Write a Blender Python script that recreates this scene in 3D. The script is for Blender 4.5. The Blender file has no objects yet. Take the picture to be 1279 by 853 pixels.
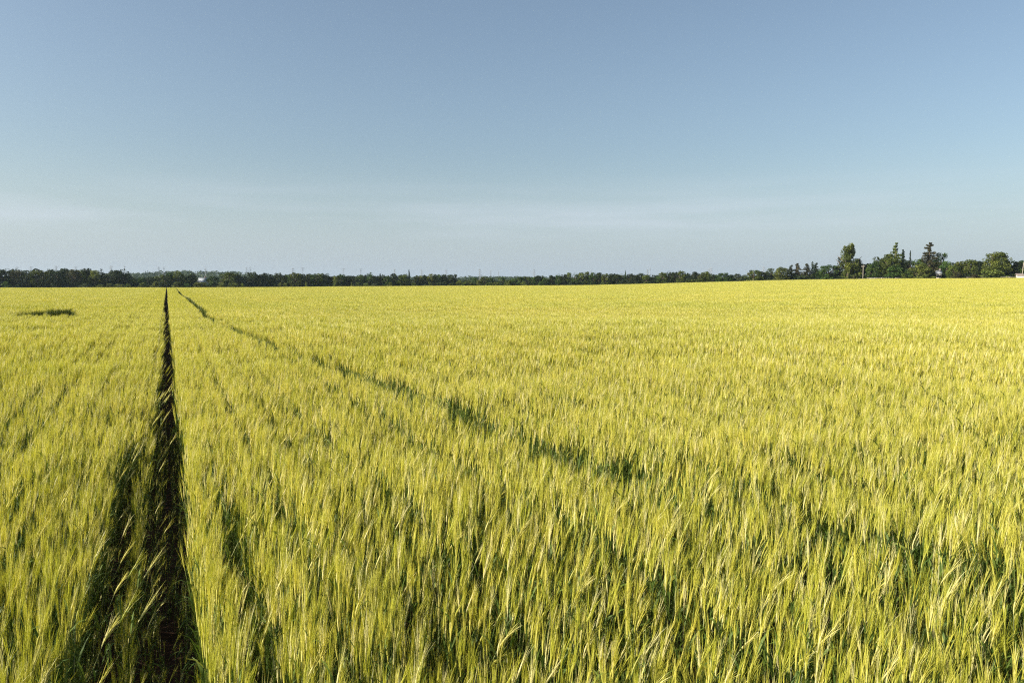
import bpy, math, random
import numpy as np

# ------------------------------------------------------------------ camera, sky, sun, exposure
SC = bpy.context.scene
COL = SC.collection
R_ = math.radians
F_PX = 995.0                      # focal length in pixels of the 1279 px wide photograph
VP_U, VP_V = 208.0, 357.0         # where the straight tramline vanishes
EYE = 1.85
CROP = 0.75
PITCH = math.atan((426.5 - VP_V) / F_PX)
YAW = math.atan((639.5 - VP_U) / F_PX * math.cos(PITCH))
cam_d = bpy.data.cameras.new('camera')
cam = bpy.data.objects.new('camera', cam_d); COL.objects.link(cam)
cam_d.sensor_width = 36.0
cam_d.lens = 36.0 * F_PX / 1279.0
cam_d.clip_start = 0.05; cam_d.clip_end = 30000
cam.location = (0, 0, EYE)
cam.rotation_euler = (math.pi / 2 - PITCH, 0, -YAW)
SC.camera = cam

SUN_ELEV = R_(27.0)
SUN_AZ = R_(172.0)                # direction towards the sun, counter-clockwise from +X
SUN_STRENGTH = 4.8
SKY_STRENGTH = 0.089
EXPOSURE = 0.75
SC.view_settings.view_transform = 'Standard'
SC.view_settings.look = 'None'
SC.view_settings.exposure = EXPOSURE
SC.view_settings.gamma = 1.0
SC.view_settings.use_curve_mapping = False
SC.render.engine = 'CYCLES'
cy = SC.cycles
cy.use_denoising = False
cy.max_bounces = 6; cy.diffuse_bounces = 3; cy.glossy_bounces = 2
cy.transmission_bounces = 4; cy.transparent_max_bounces = 8; cy.volume_bounces = 1
cy.caustics_reflective = False; cy.caustics_refractive = False
cy.sample_clamp_indirect = 4.0
cy.filter_width = 1.2

W = bpy.data.worlds.new('World'); SC.world = W; W.use_nodes = True
wt = W.node_tree; wt.nodes.clear()
wo = wt.nodes.new('ShaderNodeOutputWorld'); wb = wt.nodes.new('ShaderNodeBackground')
sky = wt.nodes.new('ShaderNodeTexSky'); sky.sky_type = 'NISHITA'; sky.sun_disc = False
sky.sun_elevation = SUN_ELEV; sky.sun_rotation = math.pi / 2 - SUN_AZ
sky.altitude = 200; sky.air_density = 1.0; sky.dust_density = 2.5; sky.ozone_density = 2.0
# thin high cirrus: a faint pale streak a few degrees above the horizon
tc = wt.nodes.new('ShaderNodeTexCoord')
mp = wt.nodes.new('ShaderNodeMapping'); mp.inputs['Scale'].default_value = (2.2, 2.2, 26.0)
mp.inputs['Location'].default_value = (0, 0, 0.22)
mp.inputs['Rotation'].default_value = (R_(-1.2), R_(1.0), 0)
nz = wt.nodes.new('ShaderNodeTexNoise'); nz.inputs['Scale'].default_value = 1.3; nz.inputs['Detail'].default_value = 5
nz.inputs['Roughness'].default_value = 0.55
rp = wt.nodes.new('ShaderNodeMapRange'); rp.inputs[1].default_value = 0.42; rp.inputs[2].default_value = 0.75
sp = wt.nodes.new('ShaderNodeSeparateXYZ')
band = wt.nodes.new('ShaderNodeValToRGB'); cr = band.color_ramp
cr.elements[0].position = 0.045; cr.elements[0].color = (0, 0, 0, 1)
cr.elements[1].position = 0.135; cr.elements[1].color = (0, 0, 0, 1)
e = cr.elements.new(0.076); e.color = (1, 1, 1, 1)
mul = wt.nodes.new('ShaderNodeMath'); mul.operation = 'MULTIPLY'
mul2 = wt.nodes.new('ShaderNodeMath'); mul2.operation = 'MULTIPLY'; mul2.inputs[1].default_value = 0.4
hs = wt.nodes.new('ShaderNodeHueSaturation'); hs.inputs['Saturation'].default_value = 0.90
mix = wt.nodes.new('ShaderNodeMix'); mix.data_type = 'RGBA'
mix.inputs[7].default_value = (5.4, 5.7, 6.6, 1)
L = wt.links.new
L(tc.outputs['Generated'], mp.inputs['Vector']); L(mp.outputs[0], nz.inputs['Vector'])
L(nz.outputs[0], rp.inputs[0]); L(tc.outputs['Generated'], sp.inputs[0]); L(sp.outputs[2], band.inputs[0])
L(rp.outputs[0], mul.inputs[0]); L(band.outputs[0], mul.inputs[1]); L(mul.outputs[0], mul2.inputs[0])
tn = wt.nodes.new('ShaderNodeMix'); tn.data_type = 'RGBA'; tn.blend_type = 'MULTIPLY'; tn.inputs[0].default_value = 1.0; tn.inputs[7].default_value = (1.0, 1.03, 0.98, 1)
L(sky.outputs[0], tn.inputs[6]); L(tn.outputs[2], hs.inputs['Color']); L(hs.outputs[0], mix.inputs[6]); L(mul2.outputs[0], mix.inputs[0])
hzr = wt.nodes.new('ShaderNodeMapRange'); hzr.interpolation_type = 'SMOOTHSTEP'
hzr.inputs[1].default_value = 0.17; hzr.inputs[2].default_value = -0.01; hzr.inputs[3].default_value = 0.0; hzr.inputs[4].default_value = 0.66
hm = wt.nodes.new('ShaderNodeMix'); hm.data_type = 'RGBA'; hm.inputs[7].default_value = (4.05, 4.8, 5.6, 1)
L(sp.outputs[2], hzr.inputs[0]); L(hzr.outputs[0], hm.inputs[0]); L(mix.outputs[2], hm.inputs[6])
L(hm.outputs[2], wb.inputs[0]); wb.inputs[1].default_value = SKY_STRENGTH
L(wb.outputs[0], wo.inputs[0])

sd = bpy.data.lights.new('sun', 'SUN'); sd.energy = SUN_STRENGTH; sd.angle = R_(0.5); sd.color = (1.0, 0.93, 0.80)
so = bpy.data.objects.new('sun', sd); COL.objects.link(so)
so.rotation_euler = (math.pi / 2 - SUN_ELEV, 0, SUN_AZ + math.pi / 2)
so.location = (0, 0, 60)

# ------------------------------------------------------------------ helpers
rng = np.random.default_rng(7)
random.seed(7)

def ray(u, v):
    F = np.array([math.sin(YAW) * math.cos(PITCH), math.cos(YAW) * math.cos(PITCH), -math.sin(PITCH)])
    R = np.array([math.cos(YAW), -math.sin(YAW), 0.0])
    U = np.array([math.sin(YAW) * math.sin(PITCH), math.cos(YAW) * math.sin(PITCH), math.cos(PITCH)])
    return F + (u - 639.5) / F_PX * R + (426.5 - v) / F_PX * U

def az_of(u):                      # azimuth (degrees right of +Y) of an image column at the horizon
    d = ray(u, VP_V); return math.degrees(math.atan2(d[0], d[1]))

def slope_of(u, v):                # rise per metre of ground distance
    d = ray(u, v); return d[2] / math.hypot(d[0], d[1])

EDGE_U = [-400, 0, 300, 500, 650, 740, 845, 900, 950, 1000, 1050, 1100, 1279, 1700]
EDGE_V = [359.4, 359.4, 359.0, 357.4, 356.8, 356.2, 353.6, 352.1, 350.6, 349.6, 348.8, 348.2, 347.2, 346.5]
EDGE_AZ = [az_of(u) for u in EDGE_U]
EDGE_R = [440, 440, 445, 450, 450, 445, 435, 425, 415, 408, 400, 395, 385, 380]
EDGE_Z = [EYE + r * slope_of(u, v) - CROP for u, v, r in zip(EDGE_U, EDGE_V, EDGE_R)]

def sst(x, a, b):
    t = np.clip((x - a) / (b - a), 0, 1); return t * t * (3 - 2 * t)

def edge_r(az): return np.interp(az, EDGE_AZ, EDGE_R)

def terrain(x, y):
    x = np.asarray(x, float); y = np.asarray(y, float)
    r = np.hypot(x, y); az = np.degrees(np.arctan2(x, y))
    back = sst(np.abs(az), 100, 150)
    ez = np.interp(az, EDGE_AZ, EDGE_Z); er = edge_r(az)
    t = np.clip((r - 45) / (er - 45), 0, 1)
    z = ez * (t ** 1.25)
    z = z - np.clip(r - er - 40, 0, 700) * 0.012 * (ez > 0.5)      # falls away behind the rise
    side = sst(az, 4, 16)
    z = z + side * (0.13 * np.exp(-((r - 20) / 6.0) ** 2) - 0.10 * np.exp(-((r - 35) / 9.0) ** 2))
    z = z + 0.05 * np.sin(x * 0.11 + 1.3) * np.sin(y * 0.083 + 0.4) * sst(r, 6, 25)
    z = z + 0.25 * np.exp(-((r - 75) / 14.0) ** 2) * sst(az, -4, 4) * 0.35
    return z * (1 - back)

def put(u, r):                     # ground point under image column u at ground distance r
    a = math.radians(az_of(u)); x, y = r * math.sin(a), r * math.cos(a)
    return x, y, float(terrain(x, y))

def mesh_np(name, verts, faces, mats=(), midx=None, attrs=None, smooth=False):
    """faces: (n,k) int array, or a list of such arrays"""
    me = bpy.data.meshes.new(name)
    if not isinstance(faces, list): faces = [faces]
    faces = [f for f in faces if len(f)]
    nv = len(verts); nl = sum(f.size for f in faces); nf = sum(len(f) for f in faces)
    me.vertices.add(nv); me.vertices.foreach_set('co', np.ascontiguousarray(verts, np.float32).ravel())
    me.loops.add(nl); me.loops.foreach_set('vertex_index', np.concatenate([f.ravel() for f in faces]).astype(np.int32))
    me.polygons.add(nf)
    starts, tot, s = [], [], 0
    for f in faces:
        n, k = f.shape; starts.append(s + np.arange(n) * k); tot.append(np.full(n, k)); s += n * k
    me.polygons.foreach_set('loop_start', np.concatenate(starts).astype(np.int32))
    try: me.polygons.foreach_set('loop_total', np.concatenate(tot).astype(np.int32))
    except Exception: pass
    if midx is not None: me.polygons.foreach_set('material_index', np.asarray(midx, np.int32))
    for m in mats: me.materials.append(m)
    for k, (dom, arr) in (attrs or {}).items():
        a = me.attributes.new(k, 'FLOAT', dom); a.data.foreach_set('value', np.asarray(arr, np.float32))
    me.update(calc_edges=True); me.validate()
    if smooth: me.polygons.foreach_set('use_smooth', [True] * nf)
    return me

def link(name, me, parent=None):
    o = bpy.data.objects.new(name, me); COL.objects.link(o)
    if parent is not None: o.parent = parent
    return o

def tag(o, label=None, cat=None, group=None, kind=None):
    if label: o['label'] = label
    if cat: o['category'] = cat
    if group: o['group'] = group
    if kind: o['kind'] = kind
    return o

class MB:
    """collects boxes, bars and tubes for one mesh object"""
    def __init__(s): s.v = []; s.f3 = []; s.f4 = []
    def quadmesh(s, v, f):
        b = len(s.v); s.v += [tuple(p) for p in v]
        for q in f: (s.f4 if len(q) == 4 else s.f3).append([b + i for i in q])
    def box(s, c, d, rz=0.0):
        cx, cy_, cz = c; dx, dy, dz = [k / 2 for k in d]; co, si = math.cos(rz), math.sin(rz)
        vs = []
        for z in (-dz, dz):
            for x, y in ((-dx, -dy), (dx, -dy), (dx, dy), (-dx, dy)):
                vs.append((cx + x * co - y * si, cy_ + x * si + y * co, cz + z))
        s.quadmesh(vs, [(3, 2, 1, 0), (4, 5, 6, 7), (0, 1, 5, 4), (1, 2, 6, 5), (2, 3, 7, 6), (3, 0, 4, 7)])
    def tube(s, pts, rad, n=6):
        pts = [np.array(p, float) for p in pts]; vs = []; fs = []
        for i, p in enumerate(pts):
            d = pts[min(i + 1, len(pts) - 1)] - pts[max(i - 1, 0)]; d /= (np.linalg.norm(d) + 1e-9)
            a = np.cross(d, [0.31, 0.95, 0.05] if abs(d[2]) > 0.8 else [0, 0, 1]); a /= np.linalg.norm(a); b = np.cross(d, a)
            for k in range(n):
                t = 2 * math.pi * k / n; vs.append(p + rad[i] * (a * math.cos(t) + b * math.sin(t)))
        for i in range(len(pts) - 1):
            for k in range(n):
                k2 = (k + 1) % n; fs.append((i * n + k, i * n + k2, (i + 1) * n + k2, (i + 1) * n + k))
        vs.append(pts[0]); vs.append(pts[-1]); c0, c1 = len(vs) - 2, len(vs) - 1; m = (len(pts) - 1) * n
        for k in range(n):
            k2 = (k + 1) % n; fs.append((c0, k2, k)); fs.append((c1, m + k, m + k2))
        s.quadmesh(vs, fs)
    def mesh(s, name, mat, smooth=False):
        return mesh_np(name, np.array(s.v), [np.array(s.f4, int).reshape(-1, 4), np.array(s.f3, int).reshape(-1, 3)], [mat], smooth=smooth)
    def build(s, name, mat, parent=None, smooth=False):
        return link(name, s.mesh(name, mat, smooth), parent)

# ------------------------------------------------------------------ materials
def new_mat(name):
    m = bpy.data.materials.new(name); m.use_nodes = True; nt = m.node_tree; nt.nodes.clear()
    out = nt.nodes.new('ShaderNodeOutputMaterial'); return m, nt, out

def plant_mat(name, ramp, trans=0.35, rough=0.55, attr='v', spec=0.25, patch=0.12, tcol=(1.0, 1.0, 0.55)):
    """diffuse + translucent leaf; ramp = [(pos, rgb)] over the per-plant random attribute; slow patches across the field"""
    m, nt, out = new_mat(name); N = nt.nodes.new; K = nt.links.new
    at = N('ShaderNodeAttribute'); at.attribute_name = attr
    rmp = N('ShaderNodeValToRGB'); c = rmp.color_ramp
    c.elements[0].position, c.elements[0].color = ramp[0][0], (*ramp[0][1], 1)
    c.elements[1].position, c.elements[1].color = ramp[-1][0], (*ramp[-1][1], 1)
    for p, col in ramp[1:-1]: e = c.elements.new(p); e.color = (*col, 1)
    K(at.outputs['Fac'], rmp.inputs[0])
    geo = N('ShaderNodeNewGeometry')
    n1 = N('ShaderNodeTexNoise'); n1.inputs['Scale'].default_value = 0.09; n1.inputs['Detail'].default_value = 6
    K(geo.outputs['Position'], n1.inputs['Vector'])
    oi = N('ShaderNodeObjectInfo')
    ad = N('ShaderNodeMath'); ad.operation = 'ADD'; K(n1.outputs[0], ad.inputs[0])
    mm = N('ShaderNodeMath'); mm.operation = 'MULTIPLY'; mm.inputs[1].default_value = 0.35; K(oi.outputs['Random'], mm.inputs[0]); K(mm.outputs[0], ad.inputs[1])
    mr = N('ShaderNodeMapRange'); mr.inputs[1].default_value = 0.3; mr.inputs[2].default_value = 1.05
    mr.inputs[3].default_value = 1 - patch; mr.inputs[4].default_value = 1 + patch; K(ad.outputs[0], mr.inputs[0])
    hsv = N('ShaderNodeHueSaturation'); K(rmp.outputs[0], hsv.inputs['Color']); K(mr.outputs[0], hsv.inputs['Value'])
    hr = N('ShaderNodeMapRange'); hr.inputs[1].default_value = 0.3; hr.inputs[2].default_value = 1.05; hr.inputs[3].default_value = 0.512; hr.inputs[4].default_value = 0.492
    K(ad.outputs[0], hr.inputs[0]); K(hr.outputs[0], hsv.inputs['Hue'])
    pb = N('ShaderNodeBsdfPrincipled'); pb.inputs['Roughness'].default_value = rough; pb.inputs['Specular IOR Level'].default_value = spec
    tr = N('ShaderNodeBsdfTranslucent'); mx = N('ShaderNodeMixShader'); mx.inputs[0].default_value = trans
    tm = N('ShaderNodeMix'); tm.data_type = 'RGBA'; tm.blend_type = 'MULTIPLY'; tm.inputs[0].default_value = 1.0; tm.inputs[7].default_value = (*tcol, 1)
    K(hsv.outputs[0], pb.inputs['Base Color']); K(hsv.outputs[0], tm.inputs[6]); K(tm.outputs[2], tr.inputs['Color'])
    K(pb.outputs[0], mx.inputs[1]); K(tr.outputs[0], mx.inputs[2]); K(mx.outputs[0], out.inputs[0])
    return m

M_STEM = plant_mat('stem_green', [(0, (0.09, 0.13, 0.025)), (0.6, (0.17, 0.20, 0.04)), (0.85, (0.38, 0.40, 0.18)), (1, (0.55, 0.52, 0.30))], 0.15, 0.4, spec=0.5)
M_LEAF = plant_mat('leaf_green', [(0, (0.075, 0.13, 0.022)), (0.7, (0.17, 0.22, 0.035)), (0.88, (0.36, 0.34, 0.10)), (1, (0.50, 0.36, 0.17))], 0.3)
M_EAR = plant_mat('ear_yellow', [(0, (0.42, 0.41, 0.070)), (0.6, (0.60, 0.54, 0.12)), (1, (0.76, 0.69, 0.33))], 0.25, 0.45, spec=0.4)
M_AWN = plant_mat('awn_gold', [(0, (0.475, 0.465, 0.046)), (0.75, (0.635, 0.56, 0.095)), (1, (0.85, 0.77, 0.40))], 0.32, 0.4, spec=0.5)

def noise_mat(name, c1, c2, scale, rough=0.9, bump=0.0, detail=6, obj=False):
    m, nt, out = new_mat(name); N = nt.nodes.new; K = nt.links.new
    tc_ = N('ShaderNodeTexCoord'); n = N('ShaderNodeTexNoise'); n.inputs['Scale'].default_value = scale; n.inputs['Detail'].default_value = detail
    K(tc_.outputs['Object'], n.inputs['Vector'])
    r = N('ShaderNodeValToRGB'); r.color_ramp.elements[0].position = 0.35; r.color_ramp.elements[1].position = 0.68
    r.color_ramp.elements[0].color = (*c1, 1); r.color_ramp.elements[1].color = (*c2, 1); K(n.outputs[0], r.inputs[0])
    p = N('ShaderNodeBsdfPrincipled'); p.inputs['Roughness'].default_value = rough; p.inputs['Specular IOR Level'].default_value = 0.2
    K(r.outputs[0], p.inputs['Base Color'])
    if bump:
        b = N('ShaderNodeBump'); b.inputs['Strength'].default_value = bump; b.inputs['Distance'].default_value = 0.03
        K(n.outputs[0], b.inputs['Height']); K(b.outputs[0], p.inputs['Normal'])
    K(p.outputs[0], out.inputs[0]); return m

M_SOIL = noise_mat('soil', (0.032, 0.016, 0.010), (0.085, 0.044, 0.026), 14.0, 0.95, 1.0, detail=10)
M_BARK = noise_mat('bark', (0.07, 0.055, 0.04), (0.16, 0.13, 0.10), 6.0)
M_HILL = noise_mat('hill_grass', (0.05, 0.075, 0.03), (0.09, 0.11, 0.045), 0.01)
M_STEEL = noise_mat('galvanised_steel', (0.30, 0.31, 0.32), (0.38, 0.39, 0.40), 0.5, 0.6)
M_WHITE = noise_mat('white_render', (0.72, 0.71, 0.68), (0.82, 0.81, 0.78), 0.8, 0.8)
M_ROOFW = noise_mat('pale_sheet_roof', (0.30, 0.32, 0.35), (0.42, 0.44, 0.47), 0.8, 0.7)
M_CREAM = noise_mat('cream_render', (0.46, 0.41, 0.35), (0.58, 0.53, 0.46), 0.8, 0.9)
M_TILE = noise_mat('grey_roof_tile', (0.16, 0.13, 0.12), (0.24, 0.20, 0.18), 1.5)
M_GLASS = noise_mat('dark_window_glass', (0.03, 0.035, 0.04), (0.05, 0.055, 0.06), 2.0, 0.15)
M_WOOD = noise_mat('weathered_wood', (0.34, 0.30, 0.25), (0.50, 0.45, 0.38), 3.0)
M_WALL = noise_mat('dry_stone', (0.38, 0.36, 0.33), (0.55, 0.52, 0.47), 2.5)

def foliage_mat():
    """leaf colour comes from each tree's own object colour, varied leaf clump by leaf clump"""
    m, nt, out = new_mat('foliage'); N = nt.nodes.new; K = nt.links.new
    oi = N('ShaderNodeObjectInfo'); at = N('ShaderNodeAttribute'); at.attribute_name = 'v'
    mr = N('ShaderNodeMapRange'); mr.inputs[3].default_value = 0.55; mr.inputs[4].default_value = 1.5; K(at.outputs['Fac'], mr.inputs[0])
    h = N('ShaderNodeHueSaturation'); K(oi.outputs['Color'], h.inputs['Color']); K(mr.outputs[0], h.inputs['Value'])
    hr = N('ShaderNodeMapRange'); hr.inputs[3].default_value = 0.515; hr.inputs[4].default_value = 0.485; K(at.outputs['Fac'], hr.inputs[0]); K(hr.outputs[0], h.inputs['Hue'])
    p = N('ShaderNodeBsdfPrincipled'); p.inputs['Roughness'].default_value = 0.6; p.inputs['Specular IOR Level'].default_value = 0.2
    t = N('ShaderNodeBsdfTranslucent'); x = N('ShaderNodeMixShader'); x.inputs[0].default_value = 0.25
    K(h.outputs[0], p.inputs['Base Color']); K(h.outputs[0], t.inputs['Color'])
    K(p.outputs[0], x.inputs[1]); K(t.outputs[0], x.inputs[2]); K(x.outputs[0], out.inputs[0]); return m
M_FOL = foliage_mat()

# ------------------------------------------------------------------ ground and hills
def build_ground():
    def axis():
        a = np.concatenate([np.linspace(0, 8, 81), 8 + np.cumsum(np.geomspace(0.12, 260, 95))])
        a = a[a < 4800]; a = np.append(a, 5000.0)
        return np.concatenate([-a[:0:-1], a])
    ax = axis(); X, Y = np.meshgrid(ax, ax); Z = terrain(X, Y)
    near = np.exp(-(np.hypot(X, Y) / 9.0) ** 2)
    Z = Z + near * rng.normal(0, 0.022, X.shape)
    n = len(ax); v = np.stack([X.ravel(), Y.ravel(), Z.ravel()], 1)
    i = np.arange(n - 1)[:, None] * n + np.arange(n - 1)[None, :]
    f = np.stack([i, i + 1, i + n + 1, i + n], -1).reshape(-1, 4)
    tag(link('ground', mesh_np('ground', v, f, [M_SOIL], smooth=True)), kind='structure',
        label='dark reddish brown soil under the barley and out to the horizon')
build_ground()

HILL_U = [-500, 0, 110, 150, 178, 200, 222, 262, 300, 325, 350, 430, 520, 575, 592, 612, 645, 700, 800, 900, 1000, 1279, 1700]
HILL_V = [347, 345, 343.5, 341.5, 339.0, 337.6, 337.0, 337.4, 338.6, 341.5, 343.5, 344.2, 345.0, 345.0, 343.9, 344.3, 345.0, 346, 346, 346.5, 347, 347, 347]
HILL_AZ = [az_of(u) for u in HILL_U]
def hill_crest(az, r):
    v = np.interp(az, HILL_AZ, HILL_V); return EYE + r * (VP_V - v) / F_PX * np.cos(np.radians(az - math.degrees(YAW)))
def build_hills():
    az = np.linspace(-30, 72, 260); rr = np.array([1050, 1150, 1300, 1450, 1600, 1800, 2200])
    hh = np.array([-0.05, 0.12, 0.45, 0.8, 1.0, 0.7, -0.05])
    A, Rr = np.meshgrid(az, rr); H = np.repeat(hh[:, None], len(az), 1)
    Z = (hill_crest(A, 1600.0) - 9) * H - 6 * (H < 0)
    X = Rr * np.sin(np.radians(A)); Y = Rr * np.cos(np.radians(A))
    m, n = A.shape; i = np.arange(m - 1)[:, None] * n + np.arange(n - 1)[None, :]
    f = np.stack([i, i + 1, i + n + 1, i + n], -1).reshape(-1, 4)
    tag(link('hills', mesh_np('hills', np.stack([X.ravel(), Y.ravel(), Z.ravel()], 1), f, [M_HILL], smooth=True)),
        kind='structure', label='low wooded hills on the horizon behind the treeline')
build_hills()

# ------------------------------------------------------------------ trees
def leaves(cent, size, v, up=0.25):
    """one quad per centre, random facing; returns verts, faces, per-vertex attribute"""
    n = len(cent)
    nr = rng.normal(size=(n, 3)); nr[:, 2] += up; nr /= np.linalg.norm(nr, axis=1)[:, None]
    t = np.cross(nr, rng.normal(size=(n, 3))); t /= (np.linalg.norm(t, axis=1)[:, None] + 1e-9); b = np.cross(nr, t)
    s = (size * rng.uniform(0.6, 1.3, n))[:, None]
    V = np.stack([cent + s * t, cent + s * b * 0.7, cent - s * t, cent - s * b * 0.7], 1).reshape(-1, 3)
    return V, np.arange(4 * n).reshape(-1, 4), np.repeat(v, 4)

def shell(c, rad, n, squash=0.8):
    d = rng.normal(size=(n, 3)); d /= np.linalg.norm(d, axis=1)[:, None]
    r = rng.uniform(0.5, 1.0, n) ** 0.5
    return c + d * (r[:, None]) * np.array([rad, rad, rad * squash])

def crown_points(kind, n, fine=False):
    """leaf centres of a unit-high tree (z 0..1, half-width about 0.5 of its own width 1)"""
    pts, vs = [], []
    def lobe(c, rad, k, sq=0.8):
        pts.append(shell(np.array(c), rad, k, sq)); vs.append(np.clip(rng.uniform(0.0, 1.0) + rng.normal(0, 0.13, k), 0, 1))
    if kind in ('round', 'oval', 'ragged', 'bush', 'poplar'):
        nl = {'round': 34, 'oval': 36, 'ragged': 30, 'bush': 16, 'poplar': 95}[kind]
        if fine: nl = int(nl * 3)
        w = rng.uniform(0.7, 1.3, nl); w /= w.sum()
        for k in range(nl):
            z = rng.uniform(0.08, 0.96) if kind != 'bush' else rng.uniform(0.05, 0.9)
            if kind == 'poplar': z = 0.05 + 0.92 * rng.random() ** 1.25
            if kind == 'round': env = math.sqrt(max(0.02, 1 - ((z - 0.5) / 0.5) ** 2)) * 0.5
            elif kind == 'oval': env = math.sqrt(max(0.02, 1 - ((z - 0.45) / 0.55) ** 2)) * 0.44
            elif kind == 'ragged': env = (0.5 - 0.25 * z) * rng.uniform(0.6, 1.25)
            elif kind == 'poplar':
                env = 0.5 * (1 - 0.78 * z ** 1.1) * rng.uniform(0.55, 1.25)
            else: env = math.sqrt(max(0.05, 1 - (z / 1.0) ** 2)) * 0.5
            a = rng.uniform(0, 2 * math.pi); q = env * math.sqrt(rng.uniform(0.25, 1)) * (1 if not (kind == 'poplar' or fine) or k % 3 else 0.3)
            rad = {'round': 0.15, 'oval': 0.14, 'ragged': 0.12, 'bush': 0.2, 'poplar': 0.07}[kind] * rng.uniform(0.6, 1.3) * (0.68 if fine else 1)
            q = max(0, q - rad * 0.4)
            lobe((q * math.cos(a), q * math.sin(a), z * (1 - rad * 0.6)), rad, int(n * w[k]), 0.75 if kind != 'poplar' else 1.5)
    elif kind in ('spruce', 'spire', 'thinpine'):
        tiers = {'spruce': 15, 'spire': 18, 'thinpine': 13}[kind]
        for k in range(tiers):
            z = 0.08 + 0.9 * k / (tiers - 1)
            env = (0.5 if kind != 'spire' else 0.42) * (1 - z) ** 0.8 + 0.04
            nb = max(3, int(9 * (1 - z)) + 2); m = max(6, int(n / tiers * (1.55 - z) ))
            for b in range(nb):
                a = rng.uniform(0, 2 * math.pi); ln = env * rng.uniform(0.7, 1.12)
                t = rng.uniform(0.08, 1, max(2, m // nb)); dr = 0.10 * t ** 1.3 * (1 - z) - 0.03 * t
                p = np.stack([np.cos(a) * ln * t, np.sin(a) * ln * t, z - dr], 1) + rng.normal(0, 0.011 + 0.014 * (1 - z), (len(t), 3))
                pts.append(p); vs.append(np.clip(rng.uniform(0.2, 0.8) + rng.normal(0, 0.12, len(t)), 0, 1))
    P = np.concatenate(pts); V = np.concatenate(vs)
    P[:, 2] = np.clip(P[:, 2], 0.01, 1.0)
    return P, V

def tree_meshes(kind, n, size, fine=False):
    P, V = crown_points(kind, n, fine)
    v, f, a = leaves(P, size, V)
    crown = mesh_np('crown', v, f, [M_FOL], attrs={'v': ('POINT', a)})
    mb = MB(); top = {'bush': 0.5, 'spruce': 0.97, 'spire': 0.98, 'thinpine': 0.98}.get(kind, 0.8)
    r0 = 0.05 if kind != 'bush' else 0.03
    xs = rng.normal(0, 0.012, 5)
    mb.tube([(xs[i] * (i > 0), xs[-i] * (i > 0), top * i / 4 - 0.03 * (i == 0)) for i in range(5)], [r0, r0 * .75, r0 * .55, r0 * .35, r0 * .12], 6)
    if kind in ('round', 'oval', 'ragged', 'poplar', 'bush'):
        for k in range(7):
            z = rng.uniform(0.2, 0.65) * top; a = rng.uniform(0, 2 * math.pi); l = rng.uniform(0.2, 0.38)
            mb.tube([(0, 0, z), (l * .5 * math.cos(a), l * .5 * math.sin(a), z + l * .45), (l * math.cos(a), l * math.sin(a), z + l * 0.9)], [r0 * .45, r0 * .3, r0 * .08], 5)
    return crown, mb.mesh('trunk', M_BARK, True)

LIB = {}
for kind, cnt, n, size in (('round', 6, 2600, 0.030), ('oval', 5, 2400, 0.028), ('ragged', 3, 1500, 0.026), ('bush', 5, 1500, 0.045),
                           ('spruce', 3, 3000, 0.026), ('spire', 2, 2200, 0.03), ('thinpine', 2, 2200, 0.028)):
    LIB[kind] = [tree_meshes(kind, n, size) for _ in range(cnt)]
LIB['bigpoplar'] = [tree_meshes('poplar', 9000, 0.018)]
LIB['biground'] = [tree_meshes('round', 10000, 0.0185, True) for _ in range(2)]
LIB['bigoval'] = [tree_meshes('oval', 10000, 0.019, True)]
LIB['bigspruce'] = [tree_meshes('spruce', 8000, 0.017)]
LIB['bigbush'] = [tree_meshes('bush', 6000, 0.024, True)]

TINT = {'dark': (0.027, 0.044, 0.015), 'green': (0.050, 0.092, 0.018), 'olive': (0.092, 0.118, 0.022), 'light': (0.13, 0.16, 0.036),
        'brown': (0.062, 0.062, 0.026), 'grey': (0.058, 0.080, 0.040)}
WORD = {'dark': 'dark green', 'green': 'mid green', 'olive': 'olive green', 'light': 'pale yellow-green', 'brown': 'brownish', 'grey': 'grey-green'}
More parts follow.
